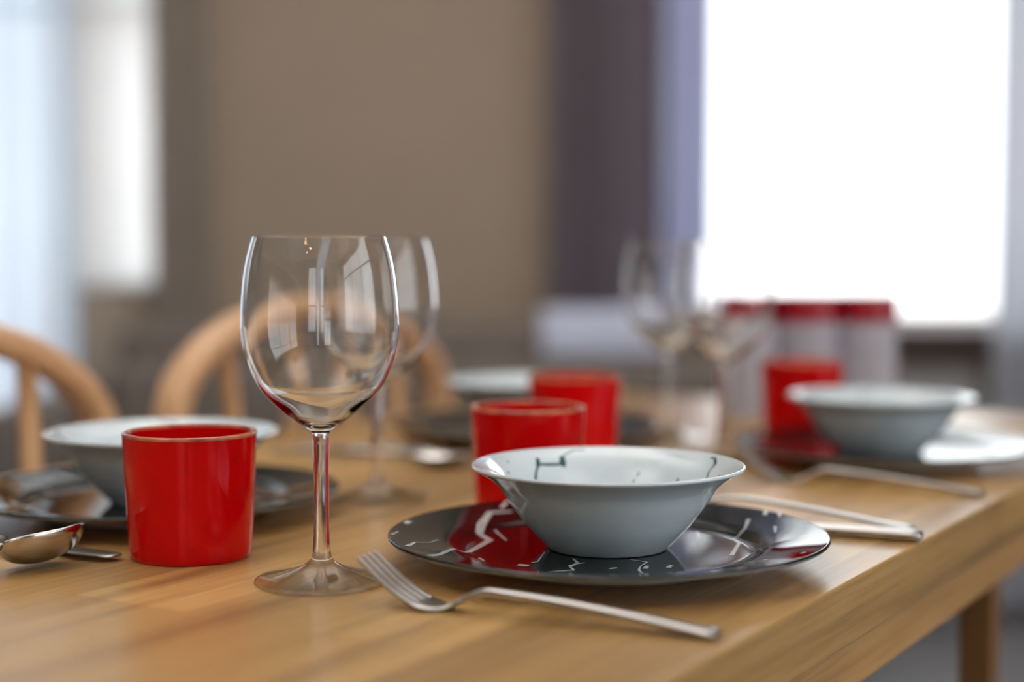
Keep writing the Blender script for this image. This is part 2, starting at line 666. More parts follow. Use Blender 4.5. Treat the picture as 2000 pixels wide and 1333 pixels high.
curtain_rod(-2.15, -0.65, 3.977, 2.345, 'pale curtain rod over the left window')


rb = empty('dimming_blind', ((WIN_L[0] + WIN_L[1]) / 2, YB + 0.045, 0), 0, 'added white translucent blind that dims the left window', 'blind')  # blind added to cut the brightness of the left window
hw = (WIN_L[1] - WIN_L[0]) / 2 - 0.004
boxes('blind_cloth', [(-hw, hw, -0.0006, 0.0006, WIN_L[2] + 0.02, WIN_L[3] - 0.05)], M['blind'], rb)
boxes('bottom_bar', [(-hw, hw, -0.006, 0.006, WIN_L[2] + 0.004, WIN_L[2] + 0.02)], M['frame'], rb, 0.002)
path_loft('roller', [(-hw, 0, WIN_L[3] - 0.03), (0, 0, WIN_L[3] - 0.03), (hw, 0, WIN_L[3] - 0.03)], (0, 0, 1), 0.02, 0.02, M['frame'], rb, 20, 2)

# ------------------------------------------------------------------ sofa, blanket, radiator
sofa = empty('sofa', (-0.215, 3.56, 0), 0, 'dark taupe upholstered sofa behind the table, below the tan wall', 'sofa')
boxes('base', [(-0.82, 0.76, -0.42, 0.24, 0.10, 0.30)], M['sofa'], sofa, 0.02)
boxes('back', [(-0.70, 0.745, 0.04, 0.24, 0.30, 0.772)], M['sofa'], sofa, 0.05, 4)
for i, (a, b) in enumerate(((-0.69, 0.02), (0.03, 0.74))):
    boxes('seat_cushion', [(a, b, -0.43, 0.04, 0.301, 0.44)], M['sofa'], sofa, 0.035, 4)
    boxes('back_cushion', [(a, b, -0.10, 0.04, 0.442, 0.690)], M['sofa'], sofa, 0.045, 4)
boxes('armrest', [(-0.86, -0.70, -0.44, 0.24, 0.10, 0.62)], M['sofa'], sofa, 0.035, 4)
boxes('armrest', [(0.745, 0.86, -0.44, 0.24, 0.10, 0.62)], M['sofa'], sofa, 0.035, 4)
for sx in (-0.78, 0.78):
    for sy in (-0.36, 0.18):
        boxes('leg', [(sx - 0.02, sx + 0.02, sy - 0.02, sy + 0.02, 0, 0.10)], M['leg'], sofa)
bp = spline([(3.827, .70), (3.820, .790), (3.780, .812), (3.700, .815), (3.615, .812), (3.578, .790), (3.573, .722)], 5)
bl = path_loft('blanket', [(0.205, y, z - 0.023) for y, z in bp], (1, 0, 0), 0.010, 0.138, M['cushion'], None, 24, 6)
tag(bl, 'pale lavender-blue folded blanket lying over the back of the sofa', 'blanket')

pf = empty('pouf', (-1.42, 2.95, 0), 0, 'dark grey upholstered pouf at the left, behind the nearest wooden chair', 'pouf')
boxes('seat', [(-0.34, 0.34, -0.3, 0.3, 0.06, 0.58)], M['pouf'], pf, 0.05, 4)
for sx in (-0.28, 0.28):
    for sy in (-0.24, 0.24):
        boxes('leg', [(sx - 0.02, sx + 0.02, sy - 0.02, sy + 0.02, 0, 0.06)], M['leg'], pf)

rad = empty('radiator', (0.865, YB - 0.125, 0), 0, 'grey panel radiator on the wall under the right-hand window', 'radiator')
bs = [(-0.30 + 0.05 * i, -0.257 + 0.05 * i, -0.035, -0.022, 0.12, 0.60) for i in range(12)]
boxes('panel', [(-0.305, 0.305, -0.022, 0.02, 0.10, 0.62)] + bs, M['radiator'], rad, 0.004)
boxes('top_grille', [(-0.305, 0.305, -0.03, 0.045, 0.622, 0.632)], M['radiator'], rad, 0.002)
boxes('bracket', [(-0.22, -0.19, 0.02, 0.122, 0.2, 0.5)], M['radiator'], rad)
boxes('bracket', [(0.19, 0.22, 0.02, 0.122, 0.2, 0.5)], M['radiator'], rad)
boxes('valve', [(0.305, 0.335, -0.02, 0.02, 0.12, 0.20)], M['frame'], rad, 0.006)
for x in (-0.28, 0.26):
    boxes('foot', [(x, x + 0.02, -0.02, 0.02, 0, 0.10)], M['radiator'], rad)

# ------------------------------------------------------------------ dining table
TA = math.atan2(0.8579, 0.5139)
Q0, Q1, S0, S1 = 0.2970, 1.0515, -0.10, 1.882
TT = 0.0385
table = empty('dining_table', (0, 0, 0), TA, 'long pale brown wooden dining table laid for four', 'table')


def tloc(s, q, z=0.0):
    c, n = math.cos(TA), math.sin(TA)
    return (s * c - q * n, s * n + q * c, z)


top = boxes('tabletop', [(S0, S1, Q0, Q1, TZ - TT, TZ)], M['table'], table, 0.0022, 3)
AP = 0.0385
boxes('apron', [(S0 + 0.013, S1 - 0.013, Q0 + 0.013, Q0 + 0.035, TZ - TT - AP, TZ - TT)], M['table_edge'], table, 0.0015)
boxes('apron', [(S0 + 0.013, S1 - 0.013, Q1 - 0.035, Q1 - 0.013, TZ - TT - AP, TZ - TT)], M['table_edge'], table, 0.0015)
boxes('apron', [(S0 + 0.013, S0 + 0.035, Q0 + 0.035, Q1 - 0.035, TZ - TT - AP, TZ - TT)], M['table_edge'], table, 0.0015)
boxes('apron', [(S1 - 0.035, S1 - 0.013, Q0 + 0.035, Q1 - 0.035, TZ - TT - AP, TZ - TT)], M['table_edge'], table, 0.0015)


def tleg(s, q, a=0.0285, b=0.0225):
    vs = []
    for z, w in ((0, b), (TZ - TT, a)):
        for dx, dy in ((-1, -1), (1, -1), (1, 1), (-1, 1)):
            vs.append((s + dx * w / 2, q + dy * w / 2, z))
    fs = [(3, 2, 1, 0), (4, 5, 6, 7)] + [(k, (k + 1) % 4, 4 + (k + 1) % 4, 4 + k) for k in range(4)]
    o = mesh('leg', vs, fs, M['leg'], table, False)
    m = o.modifiers.new('bevel', 'BEVEL')
    m.width = 0.002
    m.segments = 2


tleg(1.330, 0.337)
tleg(1.145, 1.005)
tleg(0.04, 0.342)
tleg(0.04, 1.005)


# ------------------------------------------------------------------ hoop-back chairs
def make_chair():
    r = empty('hoop_back_chair', (0, 0, 0), 0, '', 'chair')
    # local: +Y faces the table, X along the table edge, hoop plane at y = 0
    a, b, zc = 0.242, 0.117, 0.757
    pts = []
    for k in range(9):                       # rising left side from the seat
        t = k / 9
        x = -(0.195 + (a - 0.195) * math.sin(t * PI / 2))
        pts.append((x, 0.035 * (1 - t), 0.455 + (zc - 0.455) * t))
    for k in range(33):
        an = PI - PI * k / 32
        pts.append((a * math.cos(an), -0.012 * math.sin(an), zc + b * math.sin(an)))
    for k in range(8, -1, -1):
        t = k / 9
        x = (0.195 + (a - 0.195) * math.sin(t * PI / 2))
        pts.append((x, 0.035 * (1 - t), 0.455 + (zc - 0.455) * t))
    n = len(pts)
    path_loft('hoop', pts, (0, 1, 0), 0.0145, [0.020 if 8 < i < n - 9 else 0.0165 for i in range(n)], M['chair'], r, 20, 2.7)
    for x in (-0.155, -0.053, 0.053, 0.155):
        zt = zc + b * math.sqrt(1 - (x / a) ** 2) - 0.008
        xb = x * 0.88
        path_loft('spindle', [(xb, 0.03, 0.45), ((x + xb) / 2, 0.015, 0.62), (x, -0.006, zt)], (0, 1, 0),
                  [0.008, 0.0115, 0.009], [0.008, 0.0115, 0.009], M['chair_v'], r, 14, 2)
    vs, fs, N = [], [], 40
    outl = []
    for k in range(N):
        an = 2 * PI * k / N
        ca, sa = math.cos(an), math.sin(an)
        outl.append((0.205 * math.copysign(abs(ca) ** 0.8, ca), 0.20 + 0.195 * math.copysign(abs(sa) ** 0.8, sa)))
    prof = [(0.0, 0.425), (0.9, 0.425), (1.0, 0.438), (1.0, 0.447), (0.965, 0.459), (0.80, 0.456), (0.45, 0.449), (0.0, 0.448)]
    for f, z in prof:
        for x, y in outl:
            vs.append((x * max(f, 0.001), 0.20 + (y - 0.20) * max(f, 0.001), z))
    for i in range(len(prof) - 1):
        for k in range(N):
            k2 = (k + 1) % N
            fs.append((i * N + k, i * N + k2, (i + 1) * N + k2, (i + 1) * N + k))
    mesh('seat', vs, fs, M['chair'], r)
    for sx in (-1, 1):
        for y0, y1 in ((0.06, -0.02), (0.33, 0.385)):
            path_loft('leg', [(sx * 0.205, y1, 0.0), (sx * 0.18, (y0 + y1) / 2, 0.22), (sx * 0.15, y0, 0.43)], (0, 1, 0),
                      [0.011, 0.016, 0.013], [0.011, 0.016, 0.013], M['chair_v'], r, 14, 2)
        path_loft('stretcher', [(sx * 0.188, 0.008, 0.17), (sx * 0.186, 0.19, 0.165), (sx * 0.188, 0.365, 0.17)], (0, 0, 1),
                  [0.007, 0.011, 0.007], [0.007, 0.011, 0.007], M['chair_v'], r, 12, 2)
    path_loft('stretcher', [(-0.186, 0.19, 0.165), (0, 0.19, 0.165), (0.186, 0.19, 0.165)], (0, 0, 1),
              [0.007, 0.011, 0.007], [0.007, 0.011, 0.007], M['chair_v'], r, 12, 2)
    return r


CG = 'hoop-back chairs along the far side of the table'
ch2 = make_chair()
# local +Y must point to -q (towards the table): world (0.8395,-0.5434) -> rotation TA + 180
place(ch2, tloc(1.434, 1.117, 0.0024), TA + PI, 'pale wooden hoop-back chair seen whole behind the wine glasses', CG)
ch1 = copy_tree(ch2)
place(ch1, tloc(0.857, 1.122, 0.0024), TA + PI, 'pale wooden hoop-back chair cut by the left edge of the photo', CG)


# ------------------------------------------------------------------ surfaces for the marbled glaze
def ribbon(poly, wid, zf, vs, fs, mi, lift=0.00018, sub=5):
    """a jagged glaze line of varying width laid on the surface z = zf(r)"""
    pts = []
    for (a, wa), (b, wb) in zip(list(zip(poly, wid)), list(zip(poly, wid))[1:]):
        for k in range(sub):
            t = k / sub
            pts.append((a[0] + (b[0] - a[0]) * t, a[1] + (b[1] - a[1]) * t, wa + (wb - wa) * t))
    pts.append((poly[-1][0], poly[-1][1], wid[-1]))
    b0 = len(vs)
    L = len(pts)
    for i, (x, y, w) in enumerate(pts):
        ax, ay, _ = pts[max(i - 1, 0)]
        bx, by, _ = pts[min(i + 1, L - 1)]
        d = math.hypot(bx - ax, by - ay) or 1
        nx, ny = -(by - ay) / d, (bx - ax) / d
        for k in (-0.5, 0.5):
            X, Y = x + nx * w * k, y + ny * w * k
            vs.append((X, Y, zf(math.hypot(X, Y)) + lift))
    for i in range(L - 1):
        q = b0 + 2 * i
        fs.append((q, q + 2, q + 3, q + 1))
        mi.append(1)


def interp(tab):
    def f(r):
        if r <= tab[0][0]:
            return tab[0][1]
        for (a, za), (b, zb) in zip(tab, tab[1:]):
            if r <= b:
                return za + (zb - za) * (r - a) / (b - a)
        return tab[-1][1]
    return f


# plate: top surface table (r, z) over the table, then the underside
PT = spline([(0, .0088), (.045, .0088), (.080, .0089), (.090, .0096), (.0955, .0118), (.101, .0134), (.115, .0158), (.130, .0184), (.1338, .0191)], 6)
plate_top = interp(PT)
PLATE_VEINS = [
    ([(-0.0588, 0.09477), (-0.07357, 0.08759), (-0.07885, 0.05835), (-0.07987, 0.04317), (-0.07269, 0.02368), (-0.08512, -0.01737)],
     [0.0024, 0.004, 0.0056, 0.0048, 0.0052, 0.004]),
    ([(-0.08512, -0.01737), (-0.09337, -0.02023), (-0.10078, -0.06024), (-0.10585, -0.07613)],
     [0.0032, 0.0028, 0.0032, 0.0048]),
    ([(-0.12039, -0.0453), (-0.1169, -0.02396), (-0.10837, -0.01664), (-0.10576, -0.00666), (-0.10404, -0.00327)],
     [0.0036, 0.00128, 0.0008, 0.0008, 0.00192]),
    ([(-0.12632, 0.02924), (-0.12431, 0.03826)],
     [0.0032, 0.0044]),
    ([(-0.13205, -0.0106), (-0.12896, 0.00279)],
     [0.00176, 0.00096]),
    ([(-0.06981, 0.05617), (-0.06235, 0.02387)],
     [0.0016, 0.0016]),
    ([(-0.0474, -0.04745), (-0.04375, -0.04444), (-0.03892, -0.01459)],
     [0.0016, 0.00112, 0.00112]),
    ([(-0.02263, -0.03503), (-0.02017, -0.04885), (-0.02564, -0.05927)],
     [0.0012, 0.0024, 0.00272]),
    ([(0.09606, 0.06174), (0.0907, 0.04114), (0.0815, 0.0269), (0.08261, 0.01207), (0.07285, -0.02601)],
     [0.0024, 0.0016, 0.0012, 0.002, 0.0028]),
    ([(0.10958, 0.07515), (0.10743, 0.06587)],
     [0.0028, 0.0024]),
    ([(0.11715, 0.06575), (0.11566, 0.05688)],
     [0.002, 0.0016]),
    ([(0.10902, 0.0349), (0.10641, 0.0192)],
     [0.002, 0.0012]),
    ([(0.08474, -0.07053), (0.0873, -0.07091)],
     [0.0036, 0.0032]),
    ([(0.10729, -0.06377), (0.11039, -0.05976)],
     [0.0028, 0.0024]),
    ([(0.03121, -0.06227), (0.03373, -0.05486)],
     [0.0032, 0.0024]),
    ([(0.01768, -0.06528), (0.01961, -0.05646)],
     [0.0032, 0.0024]),
    ([(-0.05552, -0.05346), (-0.0493, -0.05646)],
     [0.0044, 0.0052]),
    ([(0.06148, 0.05233), (0.05994, 0.03089)],
     [0.00176, 0.00176]),
    ([(-0.07827, -0.0342), (-0.07506, -0.04401)],
     [0.002, 0.0016]),
    ([(-0.0029, -0.06508), (0.0017, -0.06227)],
     [0.0024, 0.0024]),
    ([(-0.01849, 0.11857), (-0.02325, 0.11007), (-0.03729, 0.09816), (-0.03841, 0.08961), (-0.02525, 0.08639)],
     [0.00173, 0.001, 0.00054, 0.00086, 0.00063]),
    ([(0.02952, 0.12866), (0.0224, 0.12298), (-0.00697, 0.11779)],
     [0.00271, 0.00281, 0.00358]),
    ([(-0.06186, 0.11661), (-0.06396, 0.10856), (-0.06614, 0.10013)],
     [0.00171, 0.00273, 0.00218]),
    ([(0.01495, -0.07859), (0.01383, -0.06862), (0.01568, -0.05792), (0.02051, -0.0456), (0.01128, -0.03838)],
     [0.00063, 0.0015, 0.00081, 0.00163, 0.00107]),
    ([(-0.04063, -0.07466), (-0.02339, -0.0695), (-0.02582, -0.056), (-0.01621, -0.0473)],
     [0.00165, 0.00162, 0.00103, 0.00165]),
]
BOWL_VEINS = [
    ([(0.06846, 0.03907), (0.07051, 0.03466), (0.06925, 0.02474), (0.06443, 0.01953), (0.0629, 0.01473), (0.06201, 0.01262)],
     [0.0022, 0.0018, 0.0019, 0.0011, 0.0015, 0.0022]),
    ([(-0.0423, 0.05877), (-0.04203, 0.05444), (-0.04242, 0.05072)],
     [0.0024, 0.0028, 0.002]),
    ([(-0.02597, 0.06779), (-0.02579, 0.06282), (-0.02588, 0.05986)],
     [0.0028, 0.0045, 0.0035]),
    ([(-0.04172, 0.0534), (-0.03397, 0.05758), (-0.02685, 0.06097)],
     [0.0015, 0.0018, 0.0015]),
    ([(-0.04242, 0.05072), (-0.04348, 0.04608), (-0.04388, 0.04156)],
     [0.0012, 0.0012, 0.0018]),
    ([(-0.02527, 0.06861), (-0.01824, 0.07612), (-0.01034, 0.07793)],
     [0.001, 0.0012, 0.001]),
    ([(0.0228, 0.05754), (0.02374, 0.05671)],
     [0.0018, 0.0018]),
    ([(0.01965, 0.0552), (0.02061, 0.05479)],
     [0.0018, 0.0018]),
    ([(0.06768, 0.00011), (0.06808, -0.00408)],
     [0.0015, 0.0015]),
    ([(-0.06228, 0.03917), (-0.06096, 0.03832)],
     [0.0012, 0.0015]),
    ([(-0.06191, 0.02472), (-0.06062, 0.02524)],
     [0.0015, 0.002]),
    ([(-0.06984, -0.04334), (-0.06892, -0.04475)],
     [0.0015, 0.0015]),
    ([(0.04661, 0.03921), (0.04743, 0.03757)],
     [0.0014, 0.0014]),
    ([(-0.05344, -0.05819), (-0.05329, -0.05018), (-0.04643, -0.04886), (-0.03704, -0.04922), (-0.03675, -0.04199), (-0.02797, -0.04144)],
     [0.00079, 0.00092, 0.00131, 0.00096, 0.00121, 0.00143]),
    ([(0.04126, -0.0662), (0.03858, -0.06256), (0.04139, -0.05521), (0.04394, -0.04722), (0.04356, -0.04126)],
     [0.00139, 0.0013, 0.00055, 0.00151, 0.00153]),
    ([(-0.00689, -0.04952), (-0.00685, -0.04194), (-0.0048, -0.03467), (-0.00143, -0.02746), (0.00083, -0.01998)],
     [0.00084, 0.0011, 0.00047, 0.00058, 0.00046]),
]


def make_plate():
    r = empty('dinner_plate', (0, 0, 0), 0, '', 'plate')
    under = spline([(0, .0030), (.060, .0030), (.0695, .0022), (.0710, .0002), (.0745, .0002), (.0775, .0014), (.084, .0036), (.0885, .0072), (.0935, .0094), (.102, .0108), (.118, .0130), (.131, .0152)], 6)
    lathe('underside', under, M['grey_under'], r, 160)
    topp = [(.131, .0152), (.1335, .0160), (.1347, .0170), (.1350, .0178), (.1347, .0187)] + PT[::-1]
    vs, fs = lathe_geo(topp, 160)
    mi = [2] * (160 * 3) + [0] * (len(fs) - 160 * 3)
    for poly, wid in PLATE_VEINS:
        ribbon([tuple(p) for p in poly], wid, plate_top, vs, fs, mi)
    mesh('glazed_top', vs, fs, [M['black'], M['white_vein'], M['lip']], r, True, mi)
    return r


# bowl profile
BO = [(0, .0016), (.028, .0016), (.0325, .0012), (.0340, .0), (.0365, .0), (.0386, .0018), (.0455, .0090), (.0505, .0145),
      (.0551, .0203), (.0592, .0258), (.0626, .0308), (.0652, .0350), (.0684, .0392), (.0738, .0437), (.0790, .0470), (.0828, .0492)]
BI = [(0, .0045), (.026, .0047), (.034, .0062), (.0425, .0122), (.0478, .0178), (.0524, .0236), (.0565, .0290), (.0598, .0338), (.0626, .0380),
      (.0660, .0421), (.0715, .0464), (.0775, .0494), (.0822, .0512)]
BOs, BIs = spline(BO, 5), spline(BI, 5)
bowl_in = interp(BIs)


def make_bowl():
    r = empty('cereal_bowl', (0, 0, 0), 0, '', 'bowl')
    rim = [(.0828, .0492), (.0838, .0498), (.0842, .0506), (.0838, .0514), (.0830, .0517), (.0822, .0512)]
    lathe('outer_wall', BOs, M['porc'], r, 160)
    vs, fs = lathe_geo(rim + BIs[::-1][1:], 160)
    mi = [0] * len(fs)
    for poly, wid in BOWL_VEINS:
        ribbon([tuple(p) for p in poly], wid, bowl_in, vs, fs, mi)
    mesh('glazed_inside', vs, fs, [M['porc'], M['green_vein']], r, True, mi)
    return r


def make_cup():
    r = empty('tumbler', (0, 0, 0), 0, '', 'cup')
    body = spline([(0, .0020), (.033, .0020), (.0345, .0010), (.0350, .0), (.0362, .0002), (.0374, .0018), (.0381, .0065), (.0389, .020),
                   (.0399, .040), (.0408, .060), (.04145, .0755), (.0416, .0768)], 5)
    ins = spline([(.0384, .0768), (.0382, .0755), (.0376, .060), (.0366, .040), (.0356, .020), (.0348, .009), (.0325, .0055), (.026, .0048), (0, .0046)], 5)
    lathe('outer_wall', body, M['red'], r, 128)
    lathe('inner_wall', ins, M['red'], r, 128)
    rm = spline([(.0416, .0768), (.04175, .0780), (.0412, .0788), (.0400, .0791), (.0388, .0788), (.0383, .0780), (.0384, .0768)], 4)
    tag(lathe('rim', rm, M['rim'], r, 128), 'brown unglazed rim')
    return r


def make_wine_glass():
    r = empty('wine_glass', (0, 0, 0), 0, '', 'wine glass')
    out = spline([(.0048, .0800), (.0049, .0860), (.0062, .0882), (.0105, .0912), (.0215, .0992), (.0310, .1082), (.0376, .1180), (.0432, .1320),
                  (.0452, .1450), (.0453, .1520), (.0447, .1640), (.0432, .1780), (.0412, .1885), (.0382, .1992)], 8)
    inn = spline([(.0373, .1992), (.0403, .1885), (.0423, .1780), (.0438, .1640), (.0444, .1520), (.0443, .1450), (.0423, .1322), (.0366, .1184),
                  (.0299, .1090), (.0203, .1010), (.0110, .0948), (.0040, .0922), (0, .0919)], 8)
    lathe('glass_bowl', out + [(.0380, .1998), (.0376, .2000), (.0372, .1998)] + inn, M['glass_bowl'], r, 128)
    st = spline([(.0056, .0160), (.0051, .0200), (.0047, .030), (.0044, .045), (.0044, .060), (.0047, .0740), (.0048, .0800)], 8)
    lathe('stem', st, M['glass'], r, 64)
    ft = spline([(.0372, .0001), (.0386, .0006), (.0389, .0014), (.0380, .0023), (.0340, .0031), (.0250, .0052), (.0150, .0082), (.0090, .0112), (.0066, .0135), (.0056, .0160)], 6)
    lathe('foot', ft, M['glass_foot'], r, 128)
    return r


# ------------------------------------------------------------------ cutlery, tip at x = 0, handle towards -x
def strip(name, rows, mat, parent, n=20, power=3.0):
    """rows: (x, y centre, z centre, half width, half thickness)"""
    secs = []
    for i, (x, y, z, w, h) in enumerate(rows):
        a, b = rows[max(i - 1, 0)], rows[min(i + 1, len(rows) - 1)]
        t = Vector((b[0] - a[0], 0, b[2] - a[2]))
        if t.length < 1e-6:
            t = Vector((-1, 0, 0))
        t.normalize()
        s = Vector((0, 1, 0))
        secs.append(((x, y, z), s, t.cross(s), w, h))
    vs, fs = loft(secs, n, power)
    o = mesh(name, vs, fs, mat, parent)
    bm = bmesh.new()
    bm.from_mesh(o.data)
    bmesh.ops.recalc_face_normals(bm, faces=bm.faces)
    bm.to_mesh(o.data)
    bm.free()
    return o


def srows(rows, n=5):
    return [tuple(v) for v in spline(rows, n)]


def make_fork(L=0.200):
    r = empty('fork', (0, 0, 0), 0, '', 'fork')
    for k in range(4):
        y = (k - 1.5) * 0.0062
        rows = srows([(0.0, y * 0.97, .0262, .0007, .0005), (-.0015, y * 0.97, .0250, .0014, .0008), (-.011, y, .0175, .0018, .0010), (-.022, y, .0098, .0020, .0011), (-.033, y, .0042, .0023, .0012), (-.036, y, .0031, .0024, .0012)])
        strip('tine', rows, M['steel_b'], r, 12)
    head = srows([(-.0335, 0, .0038, .0112, .0011), (-.036, 0, .0031, .0116, .0012), (-.042, 0, .0019, .0110, .0013), (-.048, 0, .0017, .0080, .0014), (-.054, 0, .0036, .0050, .0015), (-.060, 0, .0068, .0036, .0016)])
    strip('fork_head', head, M['steel_b'], r)
    hd = srows([(-.060, 0, .0068, .0036, .0016), (-.067, 0, .0102, .0031, .0020), (-.074, 0, .0120, .0030, .0023), (-.083, 0, .0120, .0031, .0023), (-.115, 0, .0104, .0036, .0023), (-.155, 0, .0070, .0045, .0023), (-.18, 0, .0044, .0056, .0023), (-.192, 0, .0031, .0066, .0023), (-.197, 0, .0026, .0070, .0023), (-.1995, 0, .0024, .0064, .0015), (-.2003, 0, .0023, .0050, .0010)])
    strip('handle', hd, M['steel_b'], r)
    return r


def make_spoon():
    r = empty('spoon', (0, 0, 0), 0, '', 'spoon')
    Lb, wmax, dep = .060, .0200, .0088
    nx, ny = 30, 16
    vs, fs = [], []
    zc = lambda x: .0140 - .0050 * (1 - ((x + .030) / .030) ** 2)      # rim line, dipping in the middle
    for side in (0, 1):
        for i in range(nx + 1):
            t = i / nx
            x = -Lb * (1 - math.cos(PI * t)) / 2
            u = -x / Lb
            w = max(0.0012, wmax * (max(0.0, 1 - abs((u - 0.46) / (0.46 if u < .46 else 0.57)) ** 2.3)) ** 0.55)
            for j in range(ny + 1):
                y = -1 + 2 * j / ny
                d = dep * (1 - y * y) * (w / wmax) ** 0.9
                vs.append((x, w * y, zc(x) - d - (0.0 if side == 0 else 0.0013)))
    K = (nx + 1) * (ny + 1)
    for i in range(nx):
        for j in range(ny):
            q = i * (ny + 1) + j
            fs.append((q, q + 1, q + ny + 2, q + ny + 1))
            fs.append(tuple(K + v for v in (q, q + ny + 1, q + ny + 2, q + 1)))
    for i in range(nx):
        for j, fl in ((0, 0), (ny, 1)):
            q, p = i * (ny + 1) + j, (i + 1) * (ny + 1) + j
            f = (q, p, p + K, q + K)
            fs.append(f if not fl else f[::-1])
    for i in (0, nx):
        for j in range(ny):
            q = i * (ny + 1) + j
            f = (q, q + K, q + K + 1, q + 1)
            fs.append(f if i == 0 else f[::-1])
    mesh('spoon_bowl', vs, fs, M['steel'], r)
    hd = srows([(-.0575, 0, .0127, .0040, .0012), (-.063, 0, .0136, .0034, .0015), (-.075, 0, .0150, .0030, .0018), (-.090, 0, .0148, .0030, .0018), (-.125, 0, .0115, .0036, .0018), (-.155, 0, .0078, .0046, .0018), (-.18, 0, .0044, .0058, .0018), (-.192, 0, .0031, .0068, .0018), (-.197, 0, .0026, .0072, .0018), (-.2, 0, .0024, .0066, .0015), (-.2008, 0, .0023, .0050, .0010)])
    strip('handle', hd, M['steel'], r)
    return r


def make_knife():
    r = empty('table_knife', (0, 0, 0), 0, '', 'knife')
    bl = srows([(0.0, .0016, .0035, .0036, .0006), (-.0012, .0010, .0035, .0056, .0010), (-.005, .0005, .0035, .0074, .0012), (-.012, .0002, .0035, .0082, .0013), (-.025, 0, .0035, .0085, .0012), (-.06, 0, .0036, .0092, .0013), (-.095, 0, .0036, .0086, .0016), (-.103, 0, .0036, .0060, .0020)])
    strip('blade', bl, M['steel_b'], r, 20, 2.4)
    hd = srows([(-.102, 0, .0036, .0060, .0022), (-.110, 0, .0037, .0052, .0030), (-.14, 0, .0038, .0058, .0036), (-.18, 0, .0040, .0070, .0038), (-.205, 0, .0040, .0080, .0038), (-.212, 0, .0040, .0080, .0034), (-.2150, 0, .0040, .0064, .0022)])
    strip('handle', hd, M['steel'], r, 20, 2.6)
    return r


def make_jar():
    r = empty('storage_jar', (0, 0, 0), 0, '', 'jar')
    H = 0.1250
    out = spline([(0, .0012), (.024, .0008), (.0265, 0), (.0290, .0012), (.0300, .005), (.0305, .030), (.0305, .085), (.0300, .102), (.0285, .110), (.0278, .114), (.0278, H)], 6)
    inn = spline([(.0258, H), (.0258, .114), (.0265, .109), (.0280, .101), (.0285, .085), (.0285, .030), (.0280, .010), (.024, .0065), (0, .0065)], 6)
    vs, fs = lathe_geo(out + inn, 96)
    nv = []
    for x, y, z in vs:                     # pressed flutes round the body
        k = 1 + 0.028 * math.cos(12 * math.atan2(y, x)) * max(0, min(1, (z - .008) / .01, (.100 - z) / .01))
        nv.append((x * k, y * k, z))
    mesh('body', nv, fs, M['jar'], r)
    lid = spline([(.0300, .1090), (.0312, .1090), (.0316, .1105), (.0316, .1360), (.0310, .1383), (.0290, .1391), (0, .1391)], 5)
    lid = [(.0290, .1110), (.0290, .1092)] + lid
    tag(lathe('lid', lid, M['lid'], r, 72, True), 'dark red lid')
    return r


# ------------------------------------------------------------------ laying the table
plate = make_plate()
PG, BG, CUG, WG = 'black marbled dinner plates', 'white marbled bowls', 'red glazed tumblers', 'wine glasses on the table'
bowl = make_bowl()
cup = make_cup()
wg = make_wine_glass()
fork = make_fork()
spoon = make_spoon()
knife = make_knife()
jar = make_jar()

ZP = 0.0091      # well of the plate, where the bowl stands


def put(o, x, y, rz, label, group, z=0.0, first=False):
    c = o if first else copy_tree(o)
    return place(c, (x, y, TZ + z), R(rz), label, group)


put(plate, 0.0588, 0.9620, 0, 'black plate with white veins in the front right setting, nearest the fork', PG, first=True)
put(bowl, 0.0590, 0.9640, 0, 'sharp white bowl with dark green veins on the nearest black plate', BG, ZP, first=True)
put(plate, -0.2620, 1.1440, 137, 'black veined plate behind the nearest red tumbler, cut by the left edge', PG)
put(bowl, -0.2545, 1.1420, 75, 'white bowl on the left plate, partly hidden by the red tumbler', BG, ZP)
put(plate, 0.0120, 1.5850, 220, 'black veined plate at the far left of the table behind the middle red tumblers', PG)
put(bowl, 0.0150, 1.5830, 200, 'blurred white bowl behind the two middle red tumblers, farthest of the bowls', BG, ZP)
put(plate, 0.3370, 1.4200, 60, 'black veined plate at the far right, under the blurred right-hand bowl', PG)
put(bowl, 0.3330, 1.4200, 140, 'blurred white bowl at the right, in front of the lidded jars', BG, ZP)

put(cup, -0.2015, 0.9810, 0, 'red tumbler standing nearest, left of the front wine glass', CUG, first=True)
put(cup, 0.0113, 1.1380, 40, 'red tumbler directly behind the sharp white bowl', CUG)
put(cup, 0.0560, 1.4120, 90, 'red tumbler standing behind another red tumbler in the middle of the table', CUG)
put(cup, 0.2950, 1.6000, 10, 'blurred red tumbler between the wine glasses and the right-hand bowl', CUG)

put(wg, -0.1100, 0.9030, 0, 'tall clear wine glass in sharp focus at the front', WG, first=True)
put(wg, -0.1035, 1.2050, 20, 'clear wine glass just behind the front glass', WG)
put(wg, 0.1575, 1.5850, 50, 'left one of the pair of blurred wine glasses in front of the window', WG)
put(wg, 0.1910, 1.4200, 80, 'right one of the pair of blurred wine glasses, nearer the right-hand bowl', WG)

